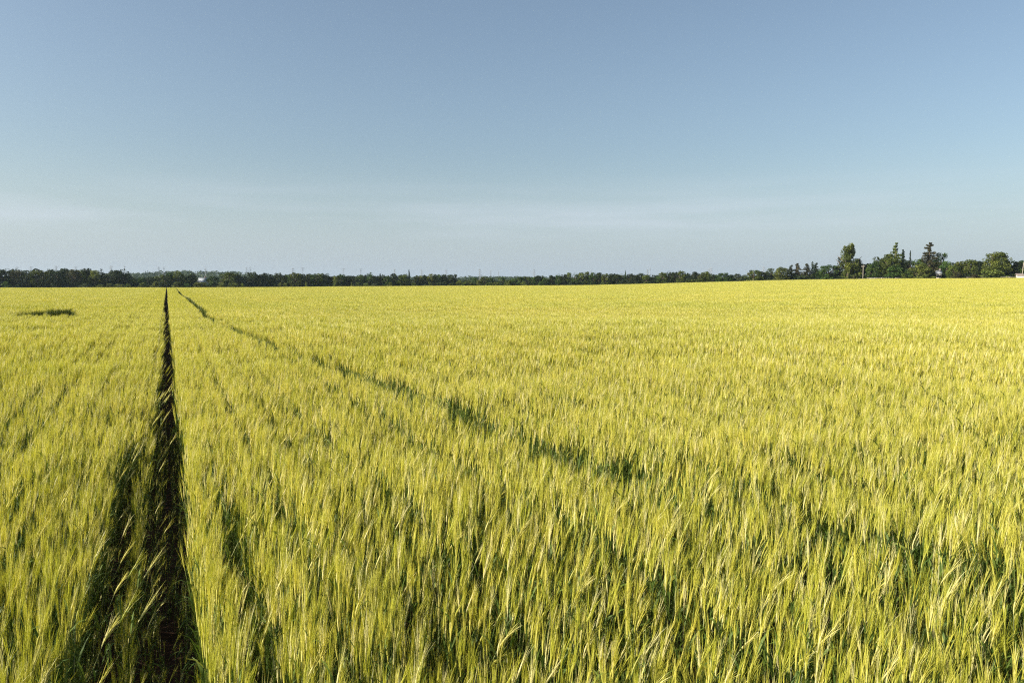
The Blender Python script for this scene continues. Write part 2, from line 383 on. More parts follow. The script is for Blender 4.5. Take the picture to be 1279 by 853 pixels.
# u (image column of the stem), v of the top, crown width in pixels, kind, tint, metres behind (+) the field edge
T = [
 # dark wood at the left edge
 (2,336,15,'round','dark',8),(11,334.6,13,'oval','dark',14),(22,336,15,'round','brown',10),(34,337,15,'round','dark',9),
 (45,336.4,13,'oval','olive',6),(55,336.6,13,'round','olive',8),(63,335.2,12,'ragged','dark',14),(71,335.6,14,'round','dark',10),
 (81,334.3,14,'oval','dark',14),(92,335.5,15,'round','brown',9),(101,334.6,13,'round','olive',12),(110,333.9,17,'round','dark',18),
 (119,337,15,'round','olive',8),(126,334.6,9,'ragged','dark',16),(134,339,15,'round','grey',7),(141,338,12,'oval','dark',12),
 (148,337.6,14,'round','dark',9),(156,341.4,12,'round','dark',8),
 # lower trees before the hill
 (163,348,11,'round','green',8),(170,347,11,'oval','green',10),(177,346,12,'round','green',7),(185,345.5,11,'oval','grey',10),
 (192,347,11,'round','dark',7),(199,343.5,12,'round','olive',9),(206,341,13,'round','olive',7),(214,338.3,14,'round','green',10),
 (223,338,14,'round','olive',9),(232,338.8,14,'oval','green',9),(241,341,12,'round','dark',8),
 (266,345,17,'round','green',4),(279,342,14,'oval','olive',10),(287,339.6,17,'round','olive',6),(297,341,12,'round','dark',8),
 # long dark stretch
 (304,341.4,11,'oval','grey',9),(312,339.6,11,'ragged','dark',11),(318,339,12,'round','dark',9),(325,340.3,12,'round','grey',10),
 (333,338.8,12,'round','dark',9),(341,341.2,12,'oval','dark',9),(348,338.6,12,'round','grey',9),(355,341,12,'round','dark',8),
 (361,341,12,'round','green',7),(369,339.4,17,'round','olive',5),(378,341.5,12,'oval','dark',9),(386,341.5,12,'round','dark',8),
 (393,341,13,'round','green',6),(400,339.3,14,'round','olive',9),(407,340,13,'oval','dark',8),(413,343.5,9,'round','dark',8),
 (420,342.5,12,'round','olive',6),(427,341.6,13,'round','green',9),(435,344,11,'round','dark',8),(443,344.5,12,'oval','grey',7),
 (451,342.6,14,'round','green',8),(462,339.2,12,'ragged','green',12),(468,344,12,'round','dark',8),(475,342,8,'spire','dark',10),
 (483,343.5,12,'round','green',7),(492,341,11,'round','dark',8),(500,343,11,'oval','olive',7),(506,341.6,11,'round','olive',9),
 (511,336.8,6,'spire','dark',14),(518,345,11,'round','dark',6),(523,342.4,13,'round','olive',10),(531,344,12,'oval','dark',8),
 (539,341.6,12,'round','olive',7),(546,340.8,13,'round','green',8),(555,341.4,13,'oval','dark',9),(563,342.6,12,'round','dark',8),
 (570,342,11,'ragged','dark',9),
 # low gap where the far hills show
 (575,349,12,'bush','olive',3),(584,348.6,11,'round','olive',8),(592,345.6,12,'round','green',9),(599,349,11,'bush','light',3),
 (605,344.4,13,'round','olive',8),(613,346.5,11,'oval','green',8),(619,351,11,'bush','olive',2),(627,345.4,13,'round','green',8),
 (635,349,11,'round','olive',5),
 # stretch that climbs to the right
 (642,346.5,11,'oval','green',8),(650,345.4,12,'round','green',7),(658,343.6,12,'round','olive',9),(665,345,11,'round','green',7),
 (672,343.4,12,'round','dark',9),(681,346,11,'oval','green',7),(689,343.4,12,'round','dark',9),(697,341.6,11,'oval','green',8),
 (704,341,11,'round','dark',9),(711,339.6,12,'oval','olive',10),(719,340.5,11,'oval','green',8),(726,339.8,12,'round','olive',9),
 (733,338.4,12,'oval','olive',10),(741,339.8,12,'round','green',8),(748,340,13,'round','dark',9),(756,341,13,'round','olive',7),
 (764,341,12,'oval','dark',9),(770,342,11,'round','dark',8),(775,340.5,10,'oval','olive',10),(781,337.8,4.5,'spire','green',13),
 (787,341,12,'round','dark',9),(794,342.5,12,'round','dark',8),(800,340.6,10,'ragged','dark',10),(807,343,12,'round','olive',6),
 (815,345,11,'round','dark',8),(821,344,10,'oval','green',7),(828,339.2,13,'round','olive',8),(836,338.2,13,'oval','dark',10),
 (843,338,13,'round','dark',9),(851,337.4,14,'round','olive',5),(860,342.6,12,'oval','grey',8),(868,339,12,'round','dark',10),
 (875,341,11,'round','olive',5),(881,337.4,14,'round','olive',7),(891,343.5,12,'round','dark',7),
 # broken hedge line on the rise
 (904,339.4,20,'round','green',3),(914,342.6,11,'oval','dark',7),(921,341.2,11,'round','grey',16),(930,343,11,'round','grey',10),
 (941,335.6,21,'round','olive',3),(951,337.5,12,'round','dark',8),(957,339.6,11,'oval','grey',9),(963,334.5,14,'round','grey',11),
 (976,332.8,20,'round','olive',3),(988,331.4,16,'spruce','dark',10),(995,329.4,20,'spruce','brown',12),(1007,329.6,20,'spruce','brown',10),
 (1014,327,9,'thinpine','dark',14),(1019,328.8,18,'spruce','dark',12),(1027,336,14,'round','green',8),(1034,329.8,21,'round','green',4),
 (1043,331,13,'oval','dark',9),
 # farmstead trees on the right
 (1049,320,9,'ragged','dark',10),(1059,304.3,36,'bigpoplar','olive',8),(1071,322.5,12,'oval','dark',13),(1075,329,11,'round','dark',15),
 (1084,328.4,13,'round','dark',18),(1092,326,20,'round','green',8),(1102,317,24,'round','olive',16),(1111,315.6,22,'biground','olive',10),
 (1117.5,304.2,22,'thinpine','olive',17),(1119,330,20,'bush','green',4),(1126.6,312.6,12,'spire','dark',15),(1128,323,16,'round','dark',12),
 (1135.6,313.6,5.5,'spire','dark',17),(1137,324,15,'oval','dark',11),(1134,335,12,'bush','green',3),(1146,320.6,16,'round','green',12),
 (1151,326.5,27,'bigbush','light',2),(1159.6,303.6,27,'bigspruce','brown',12),(1168,315,13,'ragged','green',14),(1175,314.6,17,'ragged','green',16),
 (1170,322,14,'round','dark',20),(1182,325.4,14,'round','green',10),(1190,329,14,'round','olive',5),(1198,326,16,'oval','olive',9),
 (1211,323.6,19,'round','olive',10),(1222,325.8,17,'round','dark',10),(1229,328,10,'spire','dark',12),(1243,312.6,28,'bigoval','olive',8),
 (1238,335,23,'bush','light',2),(1257,324.6,13,'spire','dark',14),(1262,330,15,'round','dark',12),(1270,326.2,12,'oval','dark',13),
 (1278,324.6,17,'round','green',15),(1292,322,22,'round','olive',10),(-9,337,15,'round','dark',9),(-22,335,18,'round','olive',12),
]
# landmarks a viewer can find, used to say which tree is meant
MARKS = [(-1,'the photo\'s left edge'),(110,'the dark wood\'s highest hump'),(148,'the dark wood\'s peaked right end'),
 (208,'the straight tramline\'s far end'),(254,'the white house'),(312,'the close pair of pylons'),
 (369,'the big forward olive tree'),(400,'the dome-topped olive tree'),(462,'the ragged skyline tree'),
 (511,'the thin conifer spire'),(546,'the long dome\'s top'),(599,'the low gap\'s tallest pylon'),
 (667,'the pylon ending the low gap'),(711,'the top of the climb'),(738,'the squat pylon top'),(781,'the narrow columnar tree'),
 (811,'the tall thin mast'),(851,'the bushy olive tree'),(886,'the hedge line\'s pylon pair'),
 (941,'the rise\'s broad olive tree'),(995,'the brown twin-topped spruce'),(1034,'the rise\'s round green tree'),
 (1077,'the pale utility pole'),(1117.5,'the sparse-topped pine'),(1159.6,'the tallest tiered spruce'),
 (1172,'the small farmhouse'),(1243,'the big round-headed tree'),(1276,'the leaning pole')]
ORD = ['nearest','second','third','fourth','fifth','sixth','seventh','eighth','ninth','tenth']
FORM = {'bigoval':'large broad-crowned tree','round':'round-crowned tree','oval':'upright oval tree','ragged':'ragged open-crowned tree','bush':'low spreading bush','spruce':'pointed spruce',
        'spire':'narrow spire-shaped conifer','thinpine':'sparse-topped pine','bigpoplar':'tall ragged poplar','biground':'large broad-crowned tree',
        'bigspruce':'tall tiered spruce','bigbush':'large bright rounded bush'}
NAMES = {'spruce':'spruce_tree','spire':'conifer_tree','thinpine':'pine_tree','bigspruce':'spruce_tree','bush':'bush','bigbush':'bush','bigpoplar':'poplar_tree'}
SPECIAL = {110:'tallest hump-shaped dark tree of the wood at the left edge',148:'dark peaked tree ending the left wood beside the hill',
 369:'broad olive tree standing forward in the long dark stretch of treeline',400:'wide dome-topped olive tree left of a small gap in the dark treeline',
 462:'ragged open tree poking above the treeline left of the thin spire',511:'thin spire-topped dark conifer standing alone above the middle treeline',
 546:'green tree at the top of the long dome left of the low gap',781:'narrow columnar tree standing just above the middle-right treeline',
 851:'bushy olive tree before the dip where the treeline meets the rise',941:'broad olive tree in the hedge line on the rise, grass verge behind',
 995:'brownish pointed spruce, taller of the twin tops on the rise',1034:'dense round green tree on the rise left of the tall poplar',
 1059:'tallest ragged poplar tree standing left of the pale utility pole',1117.5:'sparse-topped pine rising above the farmstead trees',
 1159.6:'tallest tiered brownish spruce at the right, bright bush at its foot',1151:'large bright yellow-green rounded bush at the foot of the tallest spruce',
 1243:'big round-headed olive tree standing apart at the far right',1238:'pale yellow-green bush at the foot of the big round-headed tree',
 1135.6:'very narrow dark spire right of the sparse-topped pine',1126.6:'short dark spire just right of the sparse-topped pine',
 1014:'thin sparse pine sticking up between spruces on the rise',988:'small dark pointed spruce left of the brown twin-topped spruce'}
used = {}
def tree_label(u, kind, tint):
    if u in SPECIAL: return SPECIAL[u]
    best = min(MARKS, key=lambda m: abs(m[0] - u)); side = 'left of' if u < best[0] else 'right of'
    lo, hi = sorted((u, best[0])); n = sum(1 for t in T if lo < t[0] < hi and t[0] != u)
    if abs(u - best[0]) < 1.5: return '%s %s directly under %s' % (WORD[tint], FORM[kind], best[1])
    if n == 0: return '%s %s immediately %s %s' % (WORD[tint], FORM[kind], side, best[1])
    return '%s %s, %s tree %s %s' % (WORD[tint], FORM[kind], ORD[min(n, 9)], side, best[1])

def add_tree(u, vtop, wpx, kind, tint, back, label=None, group=None, r=None):
    er = float(np.interp(az_of(u), EDGE_AZ, EDGE_R)); r = r or er + 3 + back
    x, y, z = put(u, r)
    H = EYE + r * slope_of(u, vtop) - z
    Wd = wpx / F_PX * r / math.cos(math.radians(az_of(u)) - YAW) ** 1 * 1.05
    root = bpy.data.objects.new(NAMES.get(kind, 'tree'), None); COL.objects.link(root)
    root.location = (x, y, z); root.rotation_euler = (0, 0, rng.uniform(0, 6.28))
    root.empty_display_size = 1
    lib = LIB[kind]; cm, tm = lib[rng.integers(len(lib))]
    c = link('crown', cm, root); t = link('trunk', tm, root)
    for o in (c, t): o.scale = (Wd, Wd, H)
    k = rng.uniform(0.85, 1.2); col = TINT[tint]; c.color = (col[0] * k * rng.uniform(.92, 1.1), col[1] * k, col[2] * k, 1)
    tag(root, label or tree_label(u, kind, tint), 'bush' if 'bush' in kind else 'tree', group or ('trees of the farmstead on the right' if u > 1046 else 'trees along the far edge of the field'))
    return root
for t_ in T:
    add_tree(*t_)

# low shrubs at the foot of the treeline that one can tell apart
SH = [(9,350,9,'green'),(20,355,7,'grey'),(104,353.5,10,'grey'),(126,354.5,9,'light'),(137,353,9,'olive'),(149,354,12,'light'),(160,353.5,8,'olive'),
 (178,352,9,'olive'),(196,350,12,'olive'),(222,351,12,'olive'),(233,352,9,'green'),(247,350.5,11,'light'),(254,351.5,10,'light'),(277,351.5,9,'light'),(291,352.5,14,'olive'),
 (303,353,5,'light'),(350,352,5,'light'),(356,352.5,6,'light'),(383,351,4,'light'),(418,351.5,4,'light'),(439,351.5,4,'light'),(447,351.5,7,'olive'),
 (457,353,8,'light'),(468,353.5,9,'grey'),(487,351.5,9,'olive'),(517,352.5,6,'light'),(537,352.5,5,'light'),(562,353,7,'olive'),(581,351.5,10,'olive'),
 (588,352,9,'olive'),(610,351.5,10,'olive'),(633,351,9,'olive'),(655,351,10,'olive'),(676,351,9,'green'),(806,352,6,'light'),(862,348,14,'olive'),(874,347,12,'olive'),
 (924,346,9,'grey'),(1068,343,8,'brown'),(1195,338,10,'brown'),(1216,342,12,'brown'),(1128,341,8,'olive')]
for u, v, w, tint in SH:
    best = min(MARKS, key=lambda m: abs(m[0] - u)); lo, hi = sorted((u, best[0]))
    n = sum(1 for s in SH if lo < s[0] < hi)
    side = 'left of' if u < best[0] else 'right of'
    if abs(u - best[0]) < 2.5: pos = 'directly below ' + best[1]
    elif n == 0: pos = 'just %s %s' % (side, best[1])
    else: pos = '%s one %s %s' % (ORD[min(n, 9)], side, best[1])
    add_tree(u, v, w, 'bush', tint, -2.2, label='%s shrub below the trees, %s' % (WORD[tint], pos), group='shrubs along the foot of the treeline')

# ------------------------------------------------------------------ masses nobody could count
def cloud_obj(name, P, size, V, col, label, kind='stuff', cat=None):
    v, f, a = leaves(P, size, V)
    o = link(name, mesh_np(name, v, f, [M_FOL], attrs={'v': ('POINT', a)})); o.color = (*col, 1)
    return tag(o, label, cat, None, kind)

def lobes_along(n, rfun, hfun, az0, az1, rad, per, sq=0.7, zfun=None):
    P, V = [], []
    for _ in range(n):
        az = rng.uniform(az0, az1); r = rfun(az); a = math.radians(az); x, y = r * math.sin(a), r * math.cos(a)
        z = zfun(x, y, az, r) if zfun else float(terrain(x, y)); h = hfun(az)
        rr = rad * rng.uniform(0.6, 1.3)
        P.append(shell(np.array([x, y, z + h]), rr, per, sq)); V.append(np.clip(rng.uniform(.1, .8) + rng.normal(0, .12, per), 0, 1))
    return np.concatenate(P), np.concatenate(V)

A0, A1 = az_of(-120), az_of(1400)
P, V = lobes_along(900, lambda a: float(edge_r(a)) + rng.uniform(6, 22), lambda a: rng.uniform(0.2, 2.2), A0, A1, 1.7, 80)
cloud_obj('undergrowth', P, 0.32, V, TINT['dark'], 'dark tangled undergrowth filling the foot of the treeline')
def wood_h(a):
    v = np.interp(a, [az_of(k) for k in (-200, 155, 165, 240, 250, 270, 290, 570, 578, 636, 645, 735, 890, 900, 1040, 1080, 1400)],
                  [9.5, 8.5, 4, 6, 2, 2, 6, 6, 2, 2, 4.5, 5.5, 4.5, 2.0, 2.5, 7, 7]); return rng.uniform(0.25, 1.0) * v
P, V = lobes_along(1100, lambda a: float(edge_r(a)) + rng.uniform(18, 45), wood_h, A0, A1, 2.6, 90)
cloud_obj('woodland', P, 0.5, V, TINT['dark'], 'dark mass of trees filling in behind the treeline')
def hz_(x, y, az, r):
    f = np.interp(r, [1050, 1150, 1300, 1450, 1600, 1800], [-.05, .12, .45, .8, 1.0, .7]); return float((hill_crest(az, 1600.0) - 9) * f)
P, V = lobes_along(3600, lambda a: rng.uniform(1130, 1680), lambda a: rng.uniform(2, 5.5), az_of(-60), az_of(1330), 5.0, 34, zfun=hz_)
cloud_obj('wooded_hillside', P, 1.25, V, (0.055, 0.085, 0.035), 'far woods covering the low hills behind the treeline')

# rough grass verge beyond the crop on the rise
def grass_verge():
    n = 26000; az = rng.uniform(az_of(690), az_of(1400), n); az = np.where(rng.random(n) < 0.7, rng.uniform(az_of(885), az_of(1110), n), az)
    r = edge_r(az) + rng.uniform(0.5, 16, n); a = np.radians(az); x, y = r * np.sin(a), r * np.cos(a); z = terrain(x, y)
    h = rng.uniform(0.5, 1.15, n); t = rng.uniform(0, math.pi, n); w = rng.uniform(0.12, 0.3, n)
    b = np.stack([x, y, z], 1); s = np.stack([np.cos(t) * w, np.sin(t) * w, 0 * t], 1)
    tip = b + np.stack([rng.normal(0, .15, n), rng.normal(0, .15, n), h], 1)
    v = np.stack([b - s, b + s, tip], 1).reshape(-1, 3)
    m = plant_mat('verge_grass', [(0, (0.14, 0.17, 0.045)), (0.6, (0.22, 0.23, 0.07)), (1, (0.36, 0.31, 0.14))], 0.3)
    o = link('grass_verge', mesh_np('grass_verge', v, np.arange(3 * n).reshape(-1, 3), [m], attrs={'v': ('POINT', np.repeat(rng.random(n), 3))}))
    tag(o, 'rough green grass verge between the crop and the trees on the rise', None, None, 'stuff')
grass_verge()

# ------------------------------------------------------------------ pylons, poles, buildings, fence
def pylon_parts(head):
    w = 0.30; tw = MB(); H = 34.0
    def leg(sx, sy): return [(sx * 3.0, sy * 3.0, 0), (sx * 1.0, sy * 1.0, 21), (sx * 0.55, sy * 0.55, H - 1)]
    for sx in (-1, 1):
        for sy in (-1, 1): tw.tube(leg(sx, sy), [w * .7, w * .55, w * .4], 4)
    for i in range(9):
        z0, z1 = i * 3.6, (i + 1) * 3.6
        def hw(z): return np.interp(z, [0, 21, H - 1], [3, 1, .55])
        a, b = hw(z0), hw(z1)
        for s in (-1, 1):
            for (p, q) in (((-a, s * a, z0), (b, s * b, z1)), ((a, s * a, z0), (-b, s * b, z1)), ((s * a, -a, z0), (s * b, b, z1)), ((s * a, a, z0), (s * b, -b, z1))):
                tw.tube([p, q], [w * .3, w * .3], 4)
    arms = []
    spec = {'arms': [(22, 6.5), (26, 5.2), (30, 4.0)], 'tee': [(31, 4.8), (28, 3.2)], 'ring': [(29, 5)]}[head]
    for z, l in spec:
        m = MB()
        for s in (-1, 1):
            m.tube([(s * .6, 0, z + 1.6), (s * l, 0, z)], [w * .45, w * .3], 4); m.tube([(s * .6, 0, z - .2), (s * l, 0, z)], [w * .45, w * .3], 4)
            m.tube([(s * l, 0, z), (s * l, 0, z - 1.8)], [.12, .12], 4)
        arms.append(m)
    if head == 'ring':
        m = MB(); n = 14
        m.tube([(5.2 * math.cos(2 * math.pi * k / n), 0, 33 + 4.4 * math.sin(2 * math.pi * k / n)) for k in range(n + 1)], [w * .8] * (n + 1), 5); arms.append(m)
    return tw.mesh('tower', M_STEEL), [a.mesh('cross_arm', M_STEEL) for a in arms]
PY = {k: pylon_parts(k) for k in ('arms', 'tee', 'ring')}
# u, v of the top, distance, head, label
PYL = [(22.3,333.2,1150,'tee','small far pylon above the left end of the dark wood'),(39.5,332.6,1150,'tee','second small pylon top from the left edge'),
 (71,331.8,1150,'arms','small pylon top over the middle of the dark left wood'),(95.5,332.6,1150,'tee','pylon top just left of the tallest dark hump'),
 (139.3,331.8,1000,'tee','T-headed pylon above the right end of the dark left wood'),(199,333.2,1250,'tee','left of the two small pylons over the hill crest'),
 (205.3,333.2,1250,'tee','right of the two small pylons over the hill crest'),(257,332.6,1250,'ring','ring-headed lattice mast above the white-roofed house'),
 (308.5,333.4,1200,'arms','left of the close pylon pair above the dark stretch'),(313,333.2,1200,'arms','right of the close pylon pair above the dark stretch'),
 (366.2,334,1150,'arms','pylon above the big olive tree'),(378.3,333.8,1150,'tee','pylon just right of the big olive tree'),
 (429,334.8,1200,'tee','faint pylon above the treeline left of the ragged tree'),(450.8,335,1200,'tee','T-headed pylon nearest left of the ragged tree'),
 (493,335.6,1150,'arms','pylon standing left of the thin spire conifer'),(526.8,336.4,1300,'arms','faint pylon just right of the thin spire conifer'),
 (557.4,336.4,1150,'arms','dark pylon over the long dome before the low gap'),(599.3,335.4,1080,'arms','tallest dark pylon over the low gap'),
 (612.6,337.6,1500,'arms','first faint pylon right of the tallest one over the low gap'),(622.5,339,1500,'arms','second faint pylon right of the tallest one over the low gap'),
 (667,336,1180,'arms','pylon at the right end of the low gap'),(738,336,1180,'arms','squat pylon top above the climbing treeline'),
 (808.5,336.2,1180,'arms','short pylon beside the tall thin mast'),(885,335.5,1300,'tee','fainter of the pylon pair above the hedge line'),
 (887.8,333.8,1180,'arms','darker of the pylon pair above the hedge line'),(953.5,332,1200,'arms','lone small pylon right of the broad olive tree on the rise')]
for u, v, r, head, lab in PYL:
    a = math.radians(az_of(u)); x, y = r * math.sin(a), r * math.cos(a)
    ztop = EYE + r * slope_of(u, v); f = hz_(x, y, math.degrees(a), r) if r > 1060 else 0.0
    z = max(f, -3.0) - 0.5
    root = bpy.data.objects.new('pylon', None); COL.objects.link(root); root.location = (x, y, z)
    root.rotation_euler = (0, 0, -a + rng.uniform(-.35, .35)); top = {'arms': 33, 'tee': 33, 'ring': 37.4}[head]
    s = (ztop - z) / top
    tm, ams = PY[head]
    for o in [link('tower', tm, root)] + [link('cross_arm', am, root) for am in ams]: o.scale = (s * .6, s * .6, s)
    tag(root, lab, 'pylon', 'power line pylons on the horizon')

def mast(u, v, r, lab):
    a = math.radians(az_of(u)); x, y = r * math.sin(a), r * math.cos(a); h = EYE + r * slope_of(u, v) + 2
    root = bpy.data.objects.new('mast', None); COL.objects.link(root); root.location = (x, y, -2)
    mb = MB(); mb.tube([(0, 0, 0), (0, 0, h * .6), (0, 0, h)], [.5, .36, .15], 6); mb.build('pole', M_STEEL, root)
    m2 = MB(); m2.box((0, 0, h * .93), (2.0, .3, .3)); m2.box((0, 0, h * .86), (1.4, .3, .3)); m2.build('antenna', M_STEEL, root)
    tag(root, lab, 'mast', 'radio masts on the horizon')
mast(156.3, 331.4, 950, 'thin mast standing over the dip at the end of the dark left wood')
mast(811.6, 333.6, 950, 'tall thin mast above the treeline right of the columnar tree')

def utility_pole(u, vtop, back, lean, lab, arm=True):
    r = float(edge_r(az_of(u))) + back; x, y, z = put(u, r); h = EYE + r * slope_of(u, vtop) - z
    root = bpy.data.objects.new('utility_pole', None); COL.objects.link(root); root.location = (x, y, z); root.rotation_euler = (0, lean, -math.radians(az_of(u)))
    mb = MB(); mb.tube([(0, 0, -.2), (0, 0, h * .5), (0, 0, h)], [.15, .13, .10], 8); mb.build('pole', M_WOOD, root, True)
    if arm:
        m2 = MB(); m2.box((0, -.2, h - .7), (1.5, .12, .13)); m2.build('cross_arm', M_WOOD, root)
        for k in (-.65, -.3, .3, .65):
            m3 = MB(); m3.tube([(k, -.2, h - .62), (k, -.2, h - .4)], [.07, .05], 6); m3.build('insulator', M_WHITE, root)
    tag(root, lab, 'utility pole', 'wooden utility poles by the farmstead')
utility_pole(1077.5, 331.2, 2, 0, 'pale wooden utility pole with a cross arm right of the tall poplar')
utility_pole(1275.8, 327.6, 3, R_(3.5), 'pale leaning pole in front of the shed at the right edge', arm=False)

def house(name, u, back, w, d, h, roof_h, rz, wall, roof, label, cat='house', zoff=0.0, windows=2):
    r = float(edge_r(az_of(u))) + back; x, y, z = put(u, r)
    root = bpy.data.objects.new(name, None); COL.objects.link(root); root.location = (x, y, z + zoff); root.rotation_euler = (0, 0, rz)
    mb = MB(); mb.box((0, 0, h / 2 - .3), (w, d, h + .6))
    mb.quadmesh([(-w / 2, -d / 2, h), (-w / 2, d / 2, h), (-w / 2, 0, h + roof_h)], [(0, 1, 2)])
    mb.quadmesh([(w / 2, -d / 2, h), (w / 2, d / 2, h), (w / 2, 0, h + roof_h)], [(0, 2, 1)])
    mb.build('wall', wall, root)
    rf = MB(); o = .35; t = .18
    for s in (-1, 1):
        y0, y1 = s * (d / 2 + o), 0; z0, z1 = h - o * roof_h / (d / 2), h + roof_h
        vs = [(-w / 2 - o, y0, z0), (w / 2 + o, y0, z0), (w / 2 + o, y1, z1), (-w / 2 - o, y1, z1)]
        vs += [(a_, b_, c_ + t) for a_, b_, c_ in vs]
        rf.quadmesh(vs, [(0, 1, 2, 3), (4, 5, 6, 7), (0, 1, 5, 4), (1, 2, 6, 5), (2, 3, 7, 6), (3, 0, 4, 7)])
    ro = rf.build('roof', roof, root)
    if windows:
        ch = MB(); ch.box((w * .25, .6, h + roof_h + .3), (.7, .6, 1.6)); ch.build('chimney', M_TILE, ro)
    for k in range(windows):
        xx = (k - (windows - 1) / 2) * w / max(windows, 1)
        f = MB(); f.box((xx, -d / 2 - .02, h * .58), (1.1, .08, 1.3)); fo = f.build('window', M_WOOD, root)
        g = MB(); g.box((xx, -d / 2 - .05, h * .58), (.9, .06, 1.1)); g.build('pane', M_GLASS, fo)
    dd = MB(); dd.box((w * .33 if windows != 2 else 0, -d / 2 - .03, 1.0), (.95, .08, 2.0)); dd.build('door', M_WOOD, root)
    tag(root, label, cat)
house('farmhouse', 254, 14, 4.0, 5.0, 4.2, 2.0, R_(-20), M_CREAM, M_ROOFW, 'white house with a pale roof showing through the trees right of the tramline end', zoff=-0.6)
house('farmhouse', 1172, 7, 1.9, 2.6, 3.1, .9, R_(-50), M_CREAM, M_ROOFW, 'small white farmhouse in a gap right of the tallest spruce')
house('shed', 1279, 5, 5.6, 4.0, 1.9, 0.6, R_(-48), M_CREAM, M_TILE, 'pale low shed at the right edge behind the leaning pole', cat='shed', windows=0)

def fence(u0, u1, back, label, step=3.0, rails=True):
    pts = []
    r0, r1 = float(edge_r(az_of(u0))) + back, float(edge_r(az_of(u1))) + back
    p0, p1 = np.array(put(u0, r0)[:2]), np.array(put(u1, r1)[:2]); n = int(np.linalg.norm(p1 - p0) / step)
    root = bpy.data.objects.new('fence', None); COL.objects.link(root); z0 = float(terrain(*p0)); root.location = (p0[0], p0[1], z0)
    pos = []
    for i in range(n + 1):
        q = p0 + (p1 - p0) * i / n; z = float(terrain(*q)) - z0; pos.append((q[0] - p0[0], q[1] - p0[1], z))
        m = MB(); m.box((pos[-1][0], pos[-1][1], z + .6), (.16, .16, 1.5)); m.build('post', M_WOOD, root)
    if rails:
        for hh in (.75, 1.15):
            m = MB(); m.tube([(a, b + .1, c + hh) for a, b, c in pos], [.05] * len(pos), 4); m.build('rail', M_WOOD, root)
    tag(root, label, 'fence')
fence(1083, 1128, 3.0, 'pale post and rail fence in front of the farmstead trees')
fence(1196, 1231, 3.0, 'weathered post and rail fence left of the big round-headed tree')
fence(1249, 1271, 3.0, 'low rail fence between the big round-headed tree and the shed')
def stone_wall():
    r = float(edge_r(az_of(1090))) + 3.6; p0 = np.array(put(1086.5, r)); p1 = np.array(put(1095, r)); m = MB()
    for k in range(7):
        q = p0 + (p1 - p0) * (k + .5) / 7
        m.box((q[0] - p0[0], q[1] - p0[1], .45 + rng.uniform(-.05, .05)), (.78, .5, 1.2), -math.radians(az_of(1090)))
    o = m.build('low_wall', M_WALL); o.location = p0
    tag(o, 'low pale stone wall right of the utility pole', 'wall')
stone_wall()
for u, w in ((1073, .5),):
    x, y, z = put(u, float(edge_r(az_of(u))) + 2); m = MB(); m.box((0, 0, .5), (w, w, 1.3)); m.box((0, 0, 1.18), (w * .7, w * .7, .1))
    o = m.build('marker_post', M_WALL); o.location = (x, y, z)
    tag(o, 'short pale marker post %s' % ('just left of the utility pole' if u == 1073 else 'below the tall ragged poplar'), 'post')

# ------------------------------------------------------------------ barley
def ribbons(P, wid, side):
    """P (n,k,3) centre lines, wid (n,k) half widths, side (n,3) sideways directions"""
    n, k, _ = P.shape
    s = side[:, None, :] * wid[:, :, None]
    V = np.stack([P - s, P + s], 2).reshape(-1, 3)
    b = (np.arange(n) * 2 * k)[:, None] + (np.arange(k - 1) * 2)[None, :]
    F = np.stack([b, b + 1, b + 3, b + 2], -1).reshape(-1, 4)
    return V, F, 2 * k
def spindles(P, rad, m=4):
    n, k, _ = P.shape
    d = P[:, -1] - P[:, 0]; d /= np.linalg.norm(d, axis=1)[:, None]
    a = np.cross(d, np.array([.3, .9, .1])); a /= np.linalg.norm(a, axis=1)[:, None]; b = np.cross(d, a)
    V = np.empty((n, k, m, 3))
    for j in range(m):
        t = 2 * math.pi * j / m; V[:, :, j] = P + (a * math.cos(t) + b * math.sin(t) * 0.6)[:, None, :] * rad[:, :, None]
    base = (np.arange(n) * k * m)[:, None, None] + (np.arange(k - 1) * m)[None, :, None] + np.arange(m)[None, None, :]
    nxt = base - np.arange(m) + (np.arange(m) + 1) % m
    F = np.stack([base, nxt, nxt + m, base + m], -1).reshape(-1, 4)
    return V.reshape(-1, 3), F, k * m

